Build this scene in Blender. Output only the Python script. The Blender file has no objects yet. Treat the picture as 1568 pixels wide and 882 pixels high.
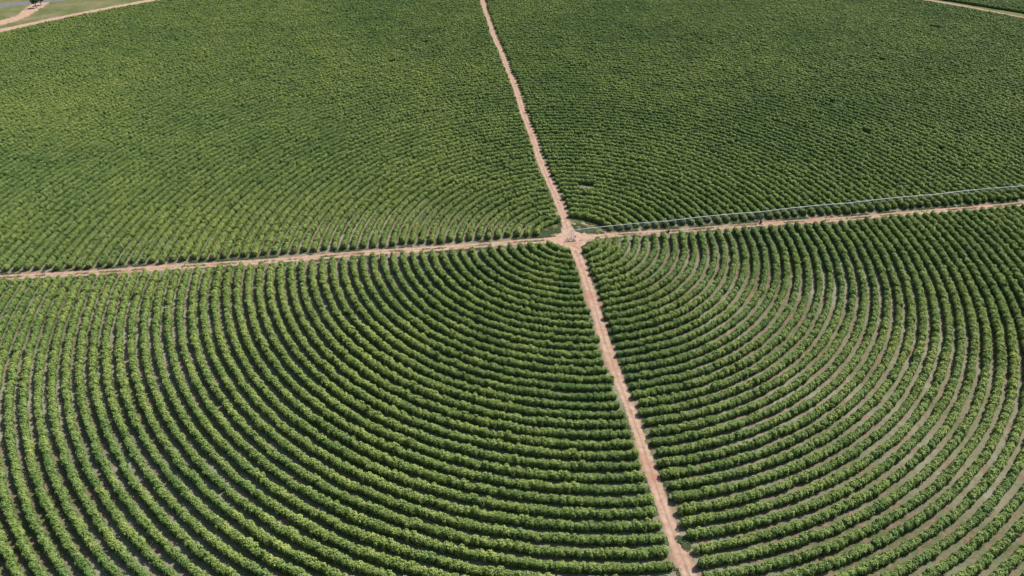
import bpy, math, random
import numpy as np
from mathutils import Vector, Matrix

random.seed(7); rng=np.random.default_rng(11)
scene=bpy.context.scene
H=142.0
PITCH=36.0
ROW=3.5
RFIELD=3.06*H
ROADS=[math.radians(a) for a in (8.3,97.6,187.3,276.8)]
ROAD_CLEAR=[4.0,3.2,4.2,3.3]

# ------------------------------------------------------------------ helpers
def link(o,parent=None):
    scene.collection.objects.link(o)
    if parent: o.parent=parent
    return o
def mesh_obj(name,verts,faces,mat=None,parent=None,smooth=False):
    me=bpy.data.meshes.new(name); me.from_pydata([tuple(v) for v in verts],[],faces); me.update()
    if mat: me.materials.append(mat)
    return link(bpy.data.objects.new(name,me),parent)
class NT:
    def __init__(s,mat): s.t=mat.node_tree
    def n(s,typ,**k):
        nd=s.t.nodes.new(typ)
        for a,b in k.items(): setattr(nd,a,b)
        return nd
    def l(s,a,b): s.t.links.new(a,b)
def newmat(name):
    m=bpy.data.materials.new(name); m.use_nodes=True
    b=m.node_tree.nodes['Principled BSDF']
    return m,NT(m),b
def noise(T,vec,scale,detail=4,rough=.55):
    n=T.n('ShaderNodeTexNoise'); n.inputs['Scale'].default_value=scale; n.inputs['Detail'].default_value=detail; n.inputs['Roughness'].default_value=rough
    T.l(vec,n.inputs['Vector']); return n.outputs['Fac']
def ramp(T,fac,stops):
    r=T.n('ShaderNodeValToRGB'); e=r.color_ramp.elements
    while len(e)<len(stops): e.new(.5)
    for i,(p,c) in enumerate(stops):
        e[i].position=p; e[i].color=(c[0],c[1],c[2],1) if not isinstance(c,float) else (c,c,c,1)
    T.l(fac,r.inputs['Fac']); return r.outputs['Color']
def mix(T,fac,a,b,mode='MIX'):
    m=T.n('ShaderNodeMix',data_type='RGBA',blend_type=mode)
    for sock,v in ((m.inputs[0],fac),(m.inputs[6],a),(m.inputs[7],b)):
        if isinstance(v,(int,float)): sock.default_value=v
        elif isinstance(v,tuple): sock.default_value=(v[0],v[1],v[2],1)
        else: T.l(v,sock)
    return m.outputs[2]
def simple(name,col,rough=.7,metal=0,nscale=3,var=.25):
    m,T,b=newmat(name)
    g=T.n('ShaderNodeNewGeometry')
    f=noise(T,g.outputs['Position'],nscale)
    c=ramp(T,f,[(.3,tuple(x*(1-var) for x in col)),(.7,tuple(min(1,x*(1+var)) for x in col))])
    T.l(c,b.inputs['Base Color']); b.inputs['Roughness'].default_value=rough; b.inputs['Metallic'].default_value=metal
    return m
_G={}
def vnoise(x,y,scale,seed=0):
    if seed not in _G: _G[seed]=np.random.default_rng(seed).random((256,256))
    G=_G[seed]
    u=x/scale+1000; v=y/scale+1000
    i=np.floor(u).astype(int); j=np.floor(v).astype(int); fu=u-i; fv=v-j
    fu=fu*fu*(3-2*fu); fv=fv*fv*(3-2*fv)
    a=G[i%256,j%256]; b=G[(i+1)%256,j%256]; c=G[i%256,(j+1)%256]; d=G[(i+1)%256,(j+1)%256]
    return (a*(1-fu)+b*fu)*(1-fv)+(c*(1-fu)+d*fu)*fv
cam_loc=Vector((-.155*H,-1.592*H,H))
def px2w(px,py):
    D=py-441+1100*math.tan(math.radians(PITCH)); c=math.cos(math.radians(PITCH)); t=1100/(D*c)*H
    z=(t-H*math.sin(math.radians(PITCH)))/c; x=(px-784)/1100*t
    return x+cam_loc.x, z+cam_loc.y

# ------------------------------------------------------------------ materials
def ground_material():
    m,T,b=newmat('ground_soil_and_grass')
    g=T.n('ShaderNodeNewGeometry'); P=g.outputs['Position']
    soil=ramp(T,noise(T,P,.9,6,.65),[(.3,(.17,.105,.07)),(.55,(.26,.185,.125)),(.75,(.35,.27,.19))])
    grass=ramp(T,noise(T,P,1.3,5,.6),[(.3,(.07,.09,.033)),(.7,(.17,.185,.085))])
    dry=ramp(T,noise(T,P,.7,5,.6),[(.3,(.19,.195,.12)),(.7,(.37,.355,.25))])
    k=ramp(T,noise(T,P,.02,5,.6),[(.44,0.0),(.62,1.0)])
    c=mix(T,k,dry,grass)
    k2=ramp(T,noise(T,P,.35,5,.7),[(.48,0.0),(.60,1.0)])
    c=mix(T,k2,c,soil)
    ln=T.n('ShaderNodeVectorMath',operation='LENGTH'); T.l(P,ln.inputs[0])
    mr=T.n('ShaderNodeMapRange'); T.l(ln.outputs['Value'],mr.inputs['Value'])
    mr.inputs['From Min'].default_value=RFIELD+4; mr.inputs['From Max'].default_value=RFIELD+8
    og=ramp(T,noise(T,P,.06,8,.7),[(.3,(.09,.12,.035)),(.5,(.17,.18,.07)),(.64,(.26,.21,.12)),(.75,(.36,.25,.16))])
    c=mix(T,mr.outputs['Result'],c,og)
    mr2=T.n('ShaderNodeMapRange'); T.l(ln.outputs['Value'],mr2.inputs['Value'])
    mr2.inputs['From Min'].default_value=18; mr2.inputs['From Max'].default_value=14
    gc=ramp(T,noise(T,P,.8,6,.65),[(.35,(.10,.125,.04)),(.55,(.17,.185,.07)),(.75,(.30,.24,.15))])
    c=mix(T,mr2.outputs['Result'],c,gc)
    T.l(c,b.inputs['Base Color']); b.inputs['Roughness'].default_value=.95
    b.inputs['Specular IOR Level'].default_value=.1
    bp=T.n('ShaderNodeBump'); bp.inputs['Strength'].default_value=.6; bp.inputs['Distance'].default_value=.15
    T.l(noise(T,P,2.5,5,.7),bp.inputs['Height']); T.l(bp.outputs['Normal'],b.inputs['Normal'])
    return m
def dirt_material():
    m,T,b=newmat('road_dirt')
    g=T.n('ShaderNodeNewGeometry'); P=g.outputs['Position']
    c=ramp(T,noise(T,P,.6,7,.7),[(.28,(.34,.20,.135)),(.5,(.47,.31,.22)),(.72,(.59,.43,.33))])
    # compacted wheel tracks either side of the middle, rougher darker crown and edges
    at=T.n('ShaderNodeAttribute',attribute_name='cross')
    rut=ramp(T,at.outputs['Fac'],[(.0,.55),(.14,.8),(.27,1.15),(.40,1.1),(.5,.72),(.60,1.1),(.73,1.15),(.86,.8),(1.0,.55)])
    c=mix(T,.75,c,rut,'MULTIPLY')
    k=ramp(T,noise(T,P,.11,4,.6),[(.54,0.0),(.66,.7)])
    c=mix(T,k,c,(.39,.195,.12))
    k=ramp(T,noise(T,P,.45,5,.7),[(.58,0.0),(.67,.8)])
    c=mix(T,k,c,(.24,.20,.10))
    T.l(c,b.inputs['Base Color']); b.inputs['Roughness'].default_value=.95; b.inputs['Specular IOR Level'].default_value=.1
    bp=T.n('ShaderNodeBump'); bp.inputs['Strength'].default_value=.5; bp.inputs['Distance'].default_value=.12
    T.l(noise(T,P,3,5,.7),bp.inputs['Height']); T.l(bp.outputs['Normal'],b.inputs['Normal'])
    return m
def foliage_material(name,dark,mid,young,trans=.12):
    m,T,b=newmat(name)
    at=T.n('ShaderNodeAttribute',attribute_name='leafrand')
    ti=T.n('ShaderNodeAttribute',attribute_name='tint',attribute_type='INSTANCER')
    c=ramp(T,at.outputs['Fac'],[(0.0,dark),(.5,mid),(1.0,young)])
    pale=mix(T,1.0,c,(1.45,1.28,1.35),'MULTIPLY')
    deep=mix(T,1.0,c,(.66,.78,.88),'MULTIPLY')
    c=mix(T,ti.outputs['Fac'],deep,pale)
    T.l(c,b.inputs['Base Color']); b.inputs['Roughness'].default_value=.5; b.inputs['Specular IOR Level'].default_value=.25
    tr=T.n('ShaderNodeBsdfTranslucent'); T.l(mix(T,1.0,c,(1.2,1.4,.6),'MULTIPLY'),tr.inputs['Color'])
    ms=T.n('ShaderNodeMixShader'); ms.inputs[0].default_value=trans
    T.l(b.outputs[0],ms.inputs[1]); T.l(tr.outputs[0],ms.inputs[2])
    out=[n for n in T.t.nodes if n.type=='OUTPUT_MATERIAL'][0]
    T.l(ms.outputs[0],out.inputs['Surface'])
    return m
M_ground=ground_material(); M_dirt=dirt_material()
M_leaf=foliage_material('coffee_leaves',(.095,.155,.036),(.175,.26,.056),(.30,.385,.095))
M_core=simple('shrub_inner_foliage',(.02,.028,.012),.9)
M_tree=foliage_material('tree_leaves',(.03,.05,.015),(.06,.09,.03),(.1,.13,.04))
M_galv=simple('galvanised_steel',(.72,.72,.71),.5,0,1,.1)
M_tower=simple('weathered_steel',(.22,.21,.20),.6,0,1,.2)
M_rubber=simple('tyre_rubber',(.04,.04,.04),.8)
M_conc=simple('concrete',(.40,.29,.215),.9)
M_panel=simple('painted_panel',(.4,.4,.4),.5)
M_asph=simple('asphalt',(.16,.16,.17),.9,0,.8)
M_white=simple('road_paint',(.7,.7,.68),.7)
M_bark=simple('bark',(.12,.09,.06),.9)

# ------------------------------------------------------------------ ground
S=8000
mesh_obj('ground',[(-S,-S,0),(S,-S,0),(S,S,0),(-S,S,0)],[(0,1,2,3)],M_ground)

# ------------------------------------------------------------------ dirt roads
def ragged_strip(name,pts,wfun,z,mat,parent=None,rag=.5,seed=0):
    r=np.random.default_rng(seed)
    vs=[];fs=[];cr=[];n=len(pts); K=9
    for i,p in enumerate(pts):
        a=pts[max(0,i-1)]; c=pts[min(n-1,i+1)]
        d=(Vector(c)-Vector(a)); d.normalize(); nn=Vector((-d.y,d.x))
        w=wfun(i/(n-1))
        lo=w*.5+rag*(r.random()-.5)+rag*math.sin(i*.13+seed)*.4+rag*math.sin(i*.037+seed)*.4
        ro=w*.5+rag*(r.random()-.5)+rag*math.sin(i*.09+2*seed)*.4+rag*math.sin(i*.031+3*seed)*.4
        q=Vector(p)
        for k in range(K):
            u=-ro+(lo+ro)*k/(K-1)
            # small rut relief: tracks pressed down, crown raised (never below z)
            vs.append((q.x+nn.x*u,q.y+nn.y*u,z)); cr.append(min(1,max(0,.5+u/max(w,3.)*.95)) if w<6 else .3)
    for i in range(n-1):
        for k in range(K-1):
            o=i*K+k; fs.append((o,o+K,o+K+1,o+1))
    o=mesh_obj(name,vs,fs,mat,parent)
    at=o.data.attributes.new('cross','FLOAT','POINT'); at.data.foreach_set('value',cr)
    return o
def road_off(a,s):
    off=.45*np.sin(s*.035+a*3)+.25*np.sin(s*.10+a)
    return off*np.clip(s/14,0,1)
def road_pt(a,s):
    off=road_off(a,s)
    return (math.cos(a)*s-math.sin(a)*off, math.sin(a)*s+math.cos(a)*off)
RW=[3.6,3.7,4.1,4.0]
for k,a in enumerate(ROADS):
    pts=[road_pt(a,2+s*.5) for s in range(int((RFIELD+6)/.5))]
    n_=len(pts)
    ragged_strip('dirt_road',pts,lambda t,w=RW[k],L=n_*.5:w+6.5*math.exp(-t*L/4.5),.012+.004*k,M_dirt,rag=1.0,seed=k+1)
vs=[(0,0,.035)];n=110
for i in range(n):
    a=2*math.pi*i/n
    r=6.4+1.5*math.cos(4*(a-ROADS[0]))+1.0*math.sin(7*a)+.6*math.sin(11*a+2)+.9*(random.random()-.5)
    vs.append((r*math.cos(a),r*math.sin(a)*.95,.035))
o=mesh_obj('dirt_turning_area',vs,[(0,1+i,1+(i+1)%n) for i in range(n)],M_dirt)
at=o.data.attributes.new('cross','FLOAT','POINT'); at.data.foreach_set('value',[.3]*len(vs))
pts=[]
for i in range(60):
    a=math.radians(16+77*i/59); r=13.0+1.5*math.sin(i*.1)
    pts.append((r*math.cos(a),r*math.sin(a)))
ragged_strip('dirt_track',pts,lambda t:1.4,.008,M_dirt,rag=.8,seed=9)
RT=RFIELD+10
pts=[(RT*math.cos(2*math.pi*i/1800),RT*math.sin(2*math.pi*i/1800)) for i in range(1801)]
ragged_strip('perimeter_dirt_track',pts,lambda t:3.0 if t<.25 else 7.0,.010,M_dirt,rag=1.5,seed=12)
ctrl=[(-160,75),(-60,52),(0,36),(30,25),(50,14),(58,4),(62,0)]
cp=[px2w(*c) for c in ctrl]; pts=[]
for i in range(len(cp)-1):
    for t in np.linspace(0,1,24,endpoint=False):
        pts.append((cp[i][0]*(1-t)+cp[i+1][0]*t,cp[i][1]*(1-t)+cp[i+1][1]*t))
ragged_strip('access_dirt_track',pts,lambda t:11,.018,M_dirt,rag=3.0,seed=14)
A0=Vector(px2w(0,9)); A1=Vector(px2w(75,1)); d=(A1-A0).normalized(); c0=A0; nn=Vector((-d.y,d.x))
def strip(name,off,w,z,mat,L=1500,parent=None,dash=None):
    vs=[];fs=[]
    segs=[(-L,L)] if not dash else [(s,s+dash[0]) for s in np.arange(-L,L,dash[1])]
    for s0,s1 in segs:
        b=len(vs)
        for s,o in ((s0,off-w/2),(s1,off-w/2),(s1,off+w/2),(s0,off+w/2)):
            q=c0+d*float(s)+nn*o; vs.append((q.x,q.y,z))
        fs.append((b,b+1,b+2,b+3))
    return mesh_obj(name,vs,fs,mat,parent)
hw=strip('highway',0,9,.030,M_asph)
strip('edge_line_a',4,.15,.036,M_white,parent=hw); strip('edge_line_b',-4,.15,.036,M_white,parent=hw)
strip('centre_line',0,.15,.036,M_white,parent=hw,dash=(3,9))

# ------------------------------------------------------------------ coffee shrubs
RX=.95; HZ=2.1
def shrub_parts(seed,ox=0.,oy=0.,rx=RX,hz=HZ,nleaf=330,others=()):
    r=np.random.default_rng(seed)
    vs=[];fs=[];lr=[];mi=[]
    lumps=[]
    for i in range(9):
        a=r.random()*6.28; e=r.random()
        lumps.append((math.cos(a)*math.sqrt(1-e*e),math.sin(a)*math.sqrt(1-e*e),e,.06+.20*r.random()))
    def rad(dx,dy,dz):
        k=.90
        for (lx,ly,lz,s) in lumps:
            c=dx*lx+dy*ly+dz*lz
            if c>.85: k+=s*(c-.85)/.15
        return min(k,1.25)
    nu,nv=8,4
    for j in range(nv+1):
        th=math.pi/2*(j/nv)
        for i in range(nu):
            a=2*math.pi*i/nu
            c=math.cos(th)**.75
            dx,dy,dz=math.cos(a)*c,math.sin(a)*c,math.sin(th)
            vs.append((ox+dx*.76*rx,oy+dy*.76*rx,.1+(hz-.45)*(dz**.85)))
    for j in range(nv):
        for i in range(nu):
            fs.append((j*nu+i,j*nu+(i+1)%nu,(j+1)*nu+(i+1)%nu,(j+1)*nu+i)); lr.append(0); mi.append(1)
    for q in range(nleaf):
        u=r.random(); a=r.random()*6.283
        dz=u**.7; c=math.sqrt(max(0,1-dz*dz))**.75; dx,dy=math.cos(a)*c,math.sin(a)*c
        k=rad(dx,dy,min(1,dz))*(.84+.22*r.random())
        p=Vector((ox+dx*k*rx,oy+dy*k*rx,.12+(hz-.15)*(dz**.85)*(.3+.7*k)))
        bad=False
        for (qx,qy) in others:
            if ((p.x-qx)**2+(p.y-qy)**2)/(rx*rx)+(p.z/hz)**2<.60: bad=True
        if bad: continue
        nrm=Vector((dx,dy,dz**2*1.1+.12))+Vector(r.normal(0,.34,3)); nrm.normalize()
        t=nrm.cross(Vector(r.normal(0,1,3))).normalized(); b=nrm.cross(t)
        L=.12+.15*r.random(); W=L*(.5+.25*r.random())
        o=len(vs); droop=nrm*(-.15*L)
        vs.extend([tuple(p-t*L+droop),tuple(p-b*W),tuple(p+t*L+droop),tuple(p+b*W)])
        fs.append((o,o+1,o+2,o+3))
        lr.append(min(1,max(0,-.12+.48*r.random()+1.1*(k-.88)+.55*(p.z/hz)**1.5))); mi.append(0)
    return vs,fs,lr,mi
def build_proto(name,specs):
    V=[];F=[];Lr=[];Mi=[]
    for (seed,ox,oy,rx,hz) in specs:
        oth=[(s[1],s[2]) for s in specs if s[0]!=seed]
        v,f,l_,m_=shrub_parts(seed,ox,oy,rx,hz,others=oth)
        b=len(V); V+=v; F+=[tuple(i+b for i in q) for q in f]; Lr+=l_; Mi+=m_
    me=bpy.data.meshes.new(name); me.from_pydata(V,[],F); me.update()
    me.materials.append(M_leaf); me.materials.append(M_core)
    me.polygons.foreach_set('material_index',Mi)
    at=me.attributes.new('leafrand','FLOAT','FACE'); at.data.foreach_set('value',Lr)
    return me
SP=.90; NSEG=4; SEGL=SP*NSEG
NS_SINGLE=6; NS_SEG=16
protos=[]
for i in range(NS_SINGLE): protos.append(build_proto('shrub_a%d'%i,[(100+i,0,0,RX,HZ)]))
for i in range(NS_SEG):
    r=np.random.default_rng(500+i)
    protos.append(build_proto('shrub_b%02d'%i,[(600+i*10+j,(j-(NSEG-1)/2)*SP+r.normal(0,.08),r.normal(0,.09),RX*(1+r.normal(0,.09)),HZ*(1+r.normal(0,.08))) for j in range(NSEG)]))
PX=[];PY=[];PR=[];PI=[];PW=[]
def add(x,y,rot,idx,w=1.): PX.append(x);PY.append(y);PR.append(rot);PI.append(idx);PW.append(w)
holes=[]
for (px,py,Lh) in [(652,66,6),(600,97,4.5),(1432,44,8),(1325,206,4),(1348,95,4),(897,286,8),(1437,232,3),(205,550,2),(390,440,2),(1270,160,2)]:
    wx,wy=px2w(px,py); holes.append((math.hypot(wx,wy),math.atan2(wy,wx),Lh))
rr_=random.Random(5)
def visible(x,y):
    fy=y-cam_loc.y; fx=x-cam_loc.x
    return fy>.30*H and abs(fx)<fy*1.0+70
def fill(r,a0,a1):
    L=(a1-a0)*r; s=.0
    while s<L-.5:
        a=a0+s/r; ok_long=(L-s>SEGL+.2)
        ac=a+SEGL/2/r; x,y=r*math.cos(ac),r*math.sin(ac)
        if ok_long and not visible(x,y): s+=SEGL; continue
        nearhole=False
        for (hr,ha,hl) in holes:
            if abs(hr-r)<ROW*.5:
                da=(ac-ha+math.pi)%(2*math.pi)-math.pi
                if abs(da*r)<hl*.5+SEGL: nearhole=True
        brk=rr_.random()<.05
        if ok_long and not nearhole and not brk:
            j=rr_.gauss(0,.06)
            add(x+j*math.cos(ac),y+j*math.sin(ac),ac+math.pi/2+(math.pi if rr_.random()<.5 else 0),NS_SINGLE+rr_.randrange(NS_SEG)); s+=SEGL
        else:
            n=NSEG if ok_long else 1; drop=rr_.randrange(n) if brk and ok_long else -1
            for j in range(n):
                aa=a+(j+.5)*SP/r; x,y=r*math.cos(aa),r*math.sin(aa); gone=False
                for (hr,ha,hl) in holes:
                    if abs(hr-r)<ROW*.5:
                        da=(aa-ha+math.pi)%(2*math.pi)-math.pi
                        if abs(da*r)<hl*.5: gone=True
                if gone: continue
                if j==drop:
                    if rr_.random()<.4: continue
                    add(x,y,rr_.random()*6.28,rr_.randrange(NS_SINGLE),.6); continue
                if visible(x,y): add(x,y,rr_.random()*6.28,rr_.randrange(NS_SINGLE))
            s+=n*SP
r=9.6
while r<RFIELD:
    for k in range(4):
        a0=ROADS[k]; a1=ROADS[(k+1)%4]+(2*math.pi if k==3 else 0)
        if k==0 and r<16: continue
        if k==1 and r<12: continue
        o0=float(road_off(ROADS[k],r)); o1=float(road_off(ROADS[(k+1)%4],r))
        c0_=ROAD_CLEAR[k]+o0+rr_.gauss(0,.38)-.5; c1_=ROAD_CLEAR[(k+1)%4]-o1+rr_.gauss(0,.38)-.5
        fill(r,a0+c0_/r,a1-c1_/r)
    r+=ROW
nd=Vector((.75,-.66)).normalized(); nm=Vector((-nd.y,nd.x))
for q in range(40):
    for s in np.arange(-150,420,SEGL):
        p=nm*(RFIELD+17+q*ROW)+nd*float(s)
        add(p.x,p.y,math.atan2(nd.y,nd.x),NS_SINGLE+rr_.randrange(NS_SEG))
X=np.array(PX);Y=np.array(PY);N=len(X); PWa=np.array(PW)
print('instances',N)
big=vnoise(X,Y,60,21); mid=vnoise(X,Y,14,22); sm=vnoise(X,Y,4,23)
sc=(1.0+.10*(mid-.5)+.11*(sm-.5)+.12*(big-.5)+rng.normal(0,.04,N))*PWa
tint=.42+.40*(big-.5)+.34*(mid-.5)+.24*(sm-.5)+rng.normal(0,.11,N)
for (px,py,Lh) in [(520,745,2.5),(800,525,2),(170,745,3),(1552,600,5),(30,560,3),(690,285,2.5),(355,300,3),(60,690,3),(420,850,2)]:
    wx,wy=px2w(px,py); dd=np.hypot(X-wx,Y-wy); tint+=np.where(dd<Lh,.45,0)
tint=np.clip(tint,0,1.2)
me=bpy.data.meshes.new('coffee_shrub_rows'); me.vertices.add(N)
co=np.zeros((N,3)); co[:,0]=X; co[:,1]=Y; me.vertices.foreach_set('co',co.ravel())
rot=np.zeros((N,3)); rot[:,2]=np.array(PR)
scl=np.ones((N,3)); scl[:,1]=sc; scl[:,2]=sc*(1+rng.normal(0,.03,N))
single=np.array(PI)<NS_SINGLE; scl[single,0]=sc[single]
a=me.attributes.new('irot','FLOAT_VECTOR','POINT'); a.data.foreach_set('vector',rot.ravel())
a=me.attributes.new('iscl','FLOAT_VECTOR','POINT'); a.data.foreach_set('vector',scl.ravel())
a=me.attributes.new('tint','FLOAT','POINT'); a.data.foreach_set('value',tint)
a=me.attributes.new('iidx','INT','POINT'); a.data.foreach_set('value',np.array(PI,dtype=np.int32))
rows=link(bpy.data.objects.new('coffee_shrub_rows',me))
col=bpy.data.collections.new('coffee_shrubs'); scene.collection.children.link(col)
PIa=np.array(PI)
for i,pm in enumerate(protos):
    o=bpy.data.objects.new(pm.name,pm); col.objects.link(o); o.parent=rows
    j=int(np.flatnonzero(PIa==i)[7]); o.location=(X[j],Y[j],0); o.rotation_euler=(0,0,PR[j])
ng=bpy.data.node_groups.new('shrub_instancer','GeometryNodeTree')
ng.interface.new_socket('Geometry',in_out='INPUT',socket_type='NodeSocketGeometry')
ng.interface.new_socket('Geometry',in_out='OUTPUT',socket_type='NodeSocketGeometry')
gi=ng.nodes.new('NodeGroupInput'); go=ng.nodes.new('NodeGroupOutput')
iop=ng.nodes.new('GeometryNodeInstanceOnPoints'); ci=ng.nodes.new('GeometryNodeCollectionInfo')
ci.inputs['Collection'].default_value=col; ci.inputs['Separate Children'].default_value=True; ci.inputs['Reset Children'].default_value=True
iop.inputs['Pick Instance'].default_value=True
def na(name,t):
    n=ng.nodes.new('GeometryNodeInputNamedAttribute'); n.data_type=t; n.inputs['Name'].default_value=name
    return n.outputs['Attribute']
L=ng.links.new
L(gi.outputs[0],iop.inputs['Points']); L(ci.outputs[0],iop.inputs['Instance'])
L(na('iidx','INT'),iop.inputs['Instance Index']); L(na('irot','FLOAT_VECTOR'),iop.inputs['Rotation']); L(na('iscl','FLOAT_VECTOR'),iop.inputs['Scale'])
L(iop.outputs[0],go.inputs[0])
md=rows.modifiers.new('instances','NODES'); md.node_group=ng

# ------------------------------------------------------------------ centre pivot irrigation
class Builder:
    def __init__(s): s.v=[];s.f=[]
    def tube(s,p,q,r,n=8,r2=None):
        p=Vector(p);q=Vector(q); d=(q-p)
        if d.length<1e-6: return
        d.normalize(); u=d.orthogonal().normalized(); w=d.cross(u); b=len(s.v); r2=r if r2 is None else r2
        for (c,rr) in ((p,r),(q,r2)):
            for i in range(n):
                a=2*math.pi*i/n; s.v.append(tuple(c+u*rr*math.cos(a)+w*rr*math.sin(a)))
        for i in range(n): s.f.append((b+i,b+(i+1)%n,b+n+(i+1)%n,b+n+i))
        s.f.append(tuple(b+i for i in reversed(range(n)))); s.f.append(tuple(b+n+i for i in range(n)))
    def box(s,c,sx,sy,sz,m=Matrix()):
        b=len(s.v)
        for dx in (-1,1):
            for dy in (-1,1):
                for dz in (-1,1):
                    s.v.append(tuple(m@Vector((c[0]+dx*sx/2,c[1]+dy*sy/2,c[2]+dz*sz/2))))
        for f in ((0,1,3,2),(4,6,7,5),(0,4,5,1),(2,3,7,6),(0,2,6,4),(1,5,7,3)): s.f.append(tuple(b+i for i in f))
    def obj(s,name,mat,parent=None): return mesh_obj(name,s.v,s.f,mat,parent)
piv=bpy.data.objects.new('centre_pivot_irrigator',None); link(piv)
PA=math.radians(10.6); PH=3.9; SPAN=.262*H
rx=Vector((math.cos(PA),math.sin(PA),0)); ry=Vector((-math.sin(PA),math.cos(PA),0)); Z=Vector((0,0,1))
B=Builder()
for sx in (-1,1):
    for sy in (-1,1):
        B.tube(rx*1.2*sx+ry*1.2*sy+Z*.2, rx*.3*sx+ry*.3*sy+Z*PH,.045)
for h,f in ((1.3,.28),(2.5,.62)):
    w=1.2+( .3-1.2)*f; cs=[rx*w*a+ry*w*b+Z*h for a,b in ((-1,-1),(1,-1),(1,1),(-1,1))]
    for i in range(4): B.tube(cs[i],cs[(i+1)%4],.03)
for a,b,c,d_ in ((-1,-1,1,-1),(1,-1,1,1),(1,1,-1,1),(-1,1,-1,-1)):
    B.tube(rx*1.08*a+ry*1.08*b+Z*.7, rx*.64*c+ry*.64*d_+Z*2.5,.025)
B.tube(Z*.15,Z*(PH+.25),.1,12); B.tube(Z*(PH+.25),Z*(PH+.6),.17,12)
B.obj('pivot_tower',M_galv,piv)
B=Builder(); B.box((0,0,.11),2.8,2.8,.18,Matrix.Rotation(PA,4,'Z')); B.obj('concrete_base',M_conc,piv)
B=Builder(); B.box((1.35,-.2,1.4),.3,.6,.9,Matrix.Rotation(PA,4,'Z')); B.tube(rx*1.35+Z*.15,rx*1.35+Z*.95,.04); B.obj('control_panel',M_panel,piv)
BP=Builder();BT=Builder();BW=Builder();BD=Builder()
for s in range(11):
    p0=rx*(SPAN*s)+Z*PH; p1=rx*(SPAN*(s+1))+Z*PH
    K=12; arch=.35
    P=[p0.lerp(p1,k/K)+Z*(arch*4*(k/K)*(1-k/K)) for k in range(K+1)]
    for k in range(K): BP.tube(P[k],P[k+1],.105)
    low=[]
    for k in range(1,K,2):
        q=P[k]-Z*.95
        A=q+ry*.5; C=q-ry*.5; low.append((A,C))
        BT.tube(P[k],A,.022,5);BT.tube(P[k],C,.022,5);BT.tube(A,C,.02,5)
    prev=(p0+ry*.1-Z*.1,p0-ry*.1-Z*.1)
    for A,C in low:
        BT.tube(prev[0],A,.011,4);BT.tube(prev[1],C,.011,4); prev=(A,C)
    BT.tube(prev[0],p1-Z*.1,.011,4);BT.tube(prev[1],p1-Z*.1,.011,4)
    for k in range(1,K):
        BT.tube(P[k],P[k]-Z*1.7,.01,4); BT.tube(P[k]-Z*1.7,P[k]-Z*1.82,.04,6)
    t=rx*(SPAN*(s+1))
    for e in (-1,1):
        f=t+ry*1.9*e+Z*.65
        BD.tube(t+Z*(PH-.05)+rx*.5,f,.05);BD.tube(t+Z*(PH-.05)-rx*.5,f,.05)
        BD.tube(t+ry*.95*e+Z*2.25+rx*.25,t+ry*.95*e+Z*2.25-rx*.25,.03)
        c=t+ry*1.9*e+Z*.62
        BW.tube(c-rx*.17,c+rx*.17,.60,20); BD.tube(c-rx*.19,c+rx*.19,.3,12)
    BD.tube(t+ry*-1.9+Z*.65,t+ry*1.9+Z*.65,.08)
    BD.tube(t+ry*-.95+Z*2.25,t+ry*.95+Z*2.25,.04)
    BD.box((SPAN*(s+1)+.3,0,PH-.2),.3,.25,.35,Matrix.Rotation(PA,4,'Z'))
BP.obj('water_pipe',M_galv,piv); BT.obj('trusses',M_galv,piv); BD.obj('drive_towers',M_tower,piv); BW.obj('tyres',M_rubber,piv)

# ------------------------------------------------------------------ trees far left + weeds
def tree(x,y,h,seed):
    r=np.random.default_rng(seed)
    root=bpy.data.objects.new('tree',None); link(root); root.location=(x,y,0)
    B=Builder(); B.tube((0,0,0),(.1,.1,h*.45),.28,8,.17); ends=[]
    for i in range(6):
        a=i*1.05+r.random(); e=Vector((math.cos(a)*h*.28,math.sin(a)*h*.28,h*(.62+.2*r.random())))
        B.tube((.1,.1,h*(.3+.1*r.random())),e,.12,6,.04); ends.append(e)
    ends.append(Vector((0,0,h*.85))); B.obj('trunk',M_bark,root)
    vs=[];fs=[];lr=[]
    for e in ends:
        R=h*(.17+.07*r.random())
        for q in range(130):
            v=Vector(r.normal(0,1,3)).normalized()*R*(.5+.55*r.random()); v.z*=.75
            p=e+v; n=(v.normalized()+Vector(r.normal(0,.5,3))).normalized()
            t=n.cross(Vector(r.normal(0,1,3))).normalized(); b=n.cross(t); L_=.25+.3*r.random(); o=len(vs)
            vs+= [tuple(p-t*L_),tuple(p-b*L_*.6),tuple(p+t*L_),tuple(p+b*L_*.6)]; fs.append((o,o+1,o+2,o+3)); lr.append(float(r.random()))
    o=mesh_obj('crown',vs,fs,M_tree,root)
    at=o.data.attributes.new('leafrand','FLOAT','FACE'); at.data.foreach_set('value',lr)
for i,(px,py,h) in enumerate([(56,12,6),(63,8,5),(100,-6,7),(12,-12,7)]):
    wx,wy=px2w(px,py); tree(wx,wy,h,50+i)

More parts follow.
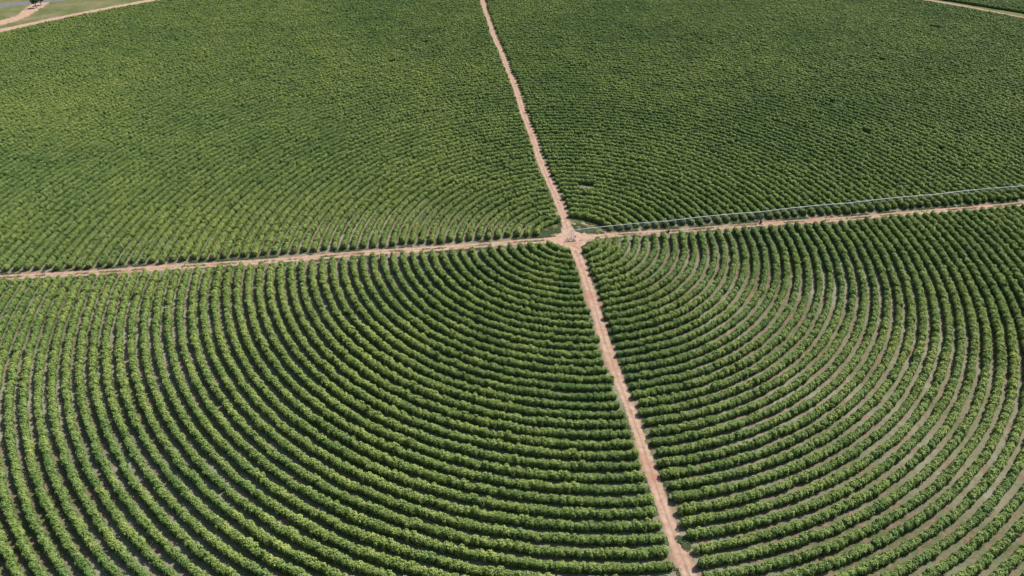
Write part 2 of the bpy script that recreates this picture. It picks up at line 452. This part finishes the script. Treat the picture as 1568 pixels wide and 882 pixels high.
def scatter_mesh(name,x,y,z,Lh,seed,mat,tilt=.5):
    r=np.random.default_rng(seed); n=len(x)
    nr=np.stack([r.normal(0,tilt,n),r.normal(0,tilt,n),np.ones(n)],1); nr/=np.linalg.norm(nr,axis=1)[:,None]
    t=np.cross(nr,r.normal(0,1,(n,3))); t/=np.linalg.norm(t,axis=1)[:,None]; b=np.cross(nr,t)
    p=np.stack([x,y,z],1); Lh=Lh[:,None]
    V=np.stack([p-t*Lh,p-b*Lh*.55,p+t*Lh,p+b*Lh*.55],1).reshape(-1,3)
    me=bpy.data.meshes.new(name); me.from_pydata(V.tolist(),[],np.arange(4*n).reshape(-1,4).tolist()); me.update(); me.materials.append(mat)
    at=me.attributes.new('leafrand','FLOAT','FACE'); at.data.foreach_set('value',r.random(n))
    return link(bpy.data.objects.new(name,me))
M_grass=foliage_material('verge_grass_blades',(.10,.13,.04),(.17,.21,.07),(.29,.31,.13),.15)
wx,wy=px2w(1050,830); r=np.random.default_rng(3); n=900
a=r.random(n)*6.283; dd=2.3*np.sqrt(r.random(n))*(.8+.25*np.sin(3*a))
scatter_mesh('weed_patch',wx+dd*np.cos(a),wy+dd*np.sin(a),.05+.5*r.random(n)*(1-dd/3),.12+.12*r.random(n),4,M_grass)
r=np.random.default_rng(77); GX=[];GY=[]
for k,a in enumerate(ROADS):
    n=80000 if k in (0,2) else 40000
    s=9+r.random(n)*(RFIELD if k!=3 else 200)
    side=r.choice([-1,1],n); o_=RW[k]/2-.2+np.abs(r.normal(0,1.0,n))
    if k in (0,2):
        cm=r.random(n)<.14; o_=np.where(cm,np.abs(r.normal(0,.35,n)),o_)
    off=road_off(a,s)+o_*side
    x=np.cos(a)*s-np.sin(a)*off; y=np.sin(a)*s+np.cos(a)*off
    kp=vnoise(x,y,4.0,61)+.5*(vnoise(x,y,1.1,62)-.5)>(.48 if k in (0,2) else .62)
    GX.append(x[kp]);GY.append(y[kp])
n=36000; a=2*math.pi*r.random(n); s=6.0+10*r.random(n); x=s*np.cos(a);y=s*np.sin(a)
ad=np.degrees(a)
kp=(vnoise(x,y,1.8,63)>.35)&~(np.abs(s-13.0-.8*np.sin(a*5))<.6)&((s<10.5)|((ad>5)&(ad<190)))
for ra in ROADS: kp&=~((np.abs(-x*np.sin(ra)+y*np.cos(ra))<2.6)&(x*np.cos(ra)+y*np.sin(ra)>0))
GX.append(x[kp]);GY.append(y[kp])
GX=np.concatenate(GX);GY=np.concatenate(GY);n=len(GX)
scatter_mesh('verge_grass',GX,GY,.04+.2*r.random(n),.12+.14*r.random(n),5,M_grass)

# ------------------------------------------------------------------ light
SEL=math.radians(50); SAZ=math.radians(52)
sd=Vector((math.sin(SAZ)*math.cos(SEL),math.cos(SAZ)*math.cos(SEL),math.sin(SEL)))
sun=bpy.data.lights.new('sun','SUN'); sun.energy=5.0; sun.angle=math.radians(.5); sun.color=(1,.965,.91)
so=link(bpy.data.objects.new('sun',sun)); so.rotation_euler=(-sd).to_track_quat('-Z','Y').to_euler(); so.location=(0,0,300)
w=bpy.data.worlds.new('World'); scene.world=w; w.use_nodes=True
bg=w.node_tree.nodes['Background']; sky=w.node_tree.nodes.new('ShaderNodeTexSky'); sky.sky_type='NISHITA'; sky.sun_disc=False
sky.sun_elevation=SEL; sky.sun_rotation=SAZ
w.node_tree.links.new(sky.outputs[0],bg.inputs['Color']); bg.inputs['Strength'].default_value=.105

# ------------------------------------------------------------------ camera
cd=bpy.data.cameras.new('camera'); cd.sensor_width=36; cd.lens=1100/1568*36; cd.clip_end=20000; cd.clip_start=1
cam=link(bpy.data.objects.new('camera',cd)); cam.location=cam_loc; cam.rotation_euler=(math.radians(90-PITCH),0,0)
scene.camera=cam
scene.view_settings.view_transform='Standard'; scene.view_settings.look='None'; scene.view_settings.exposure=0
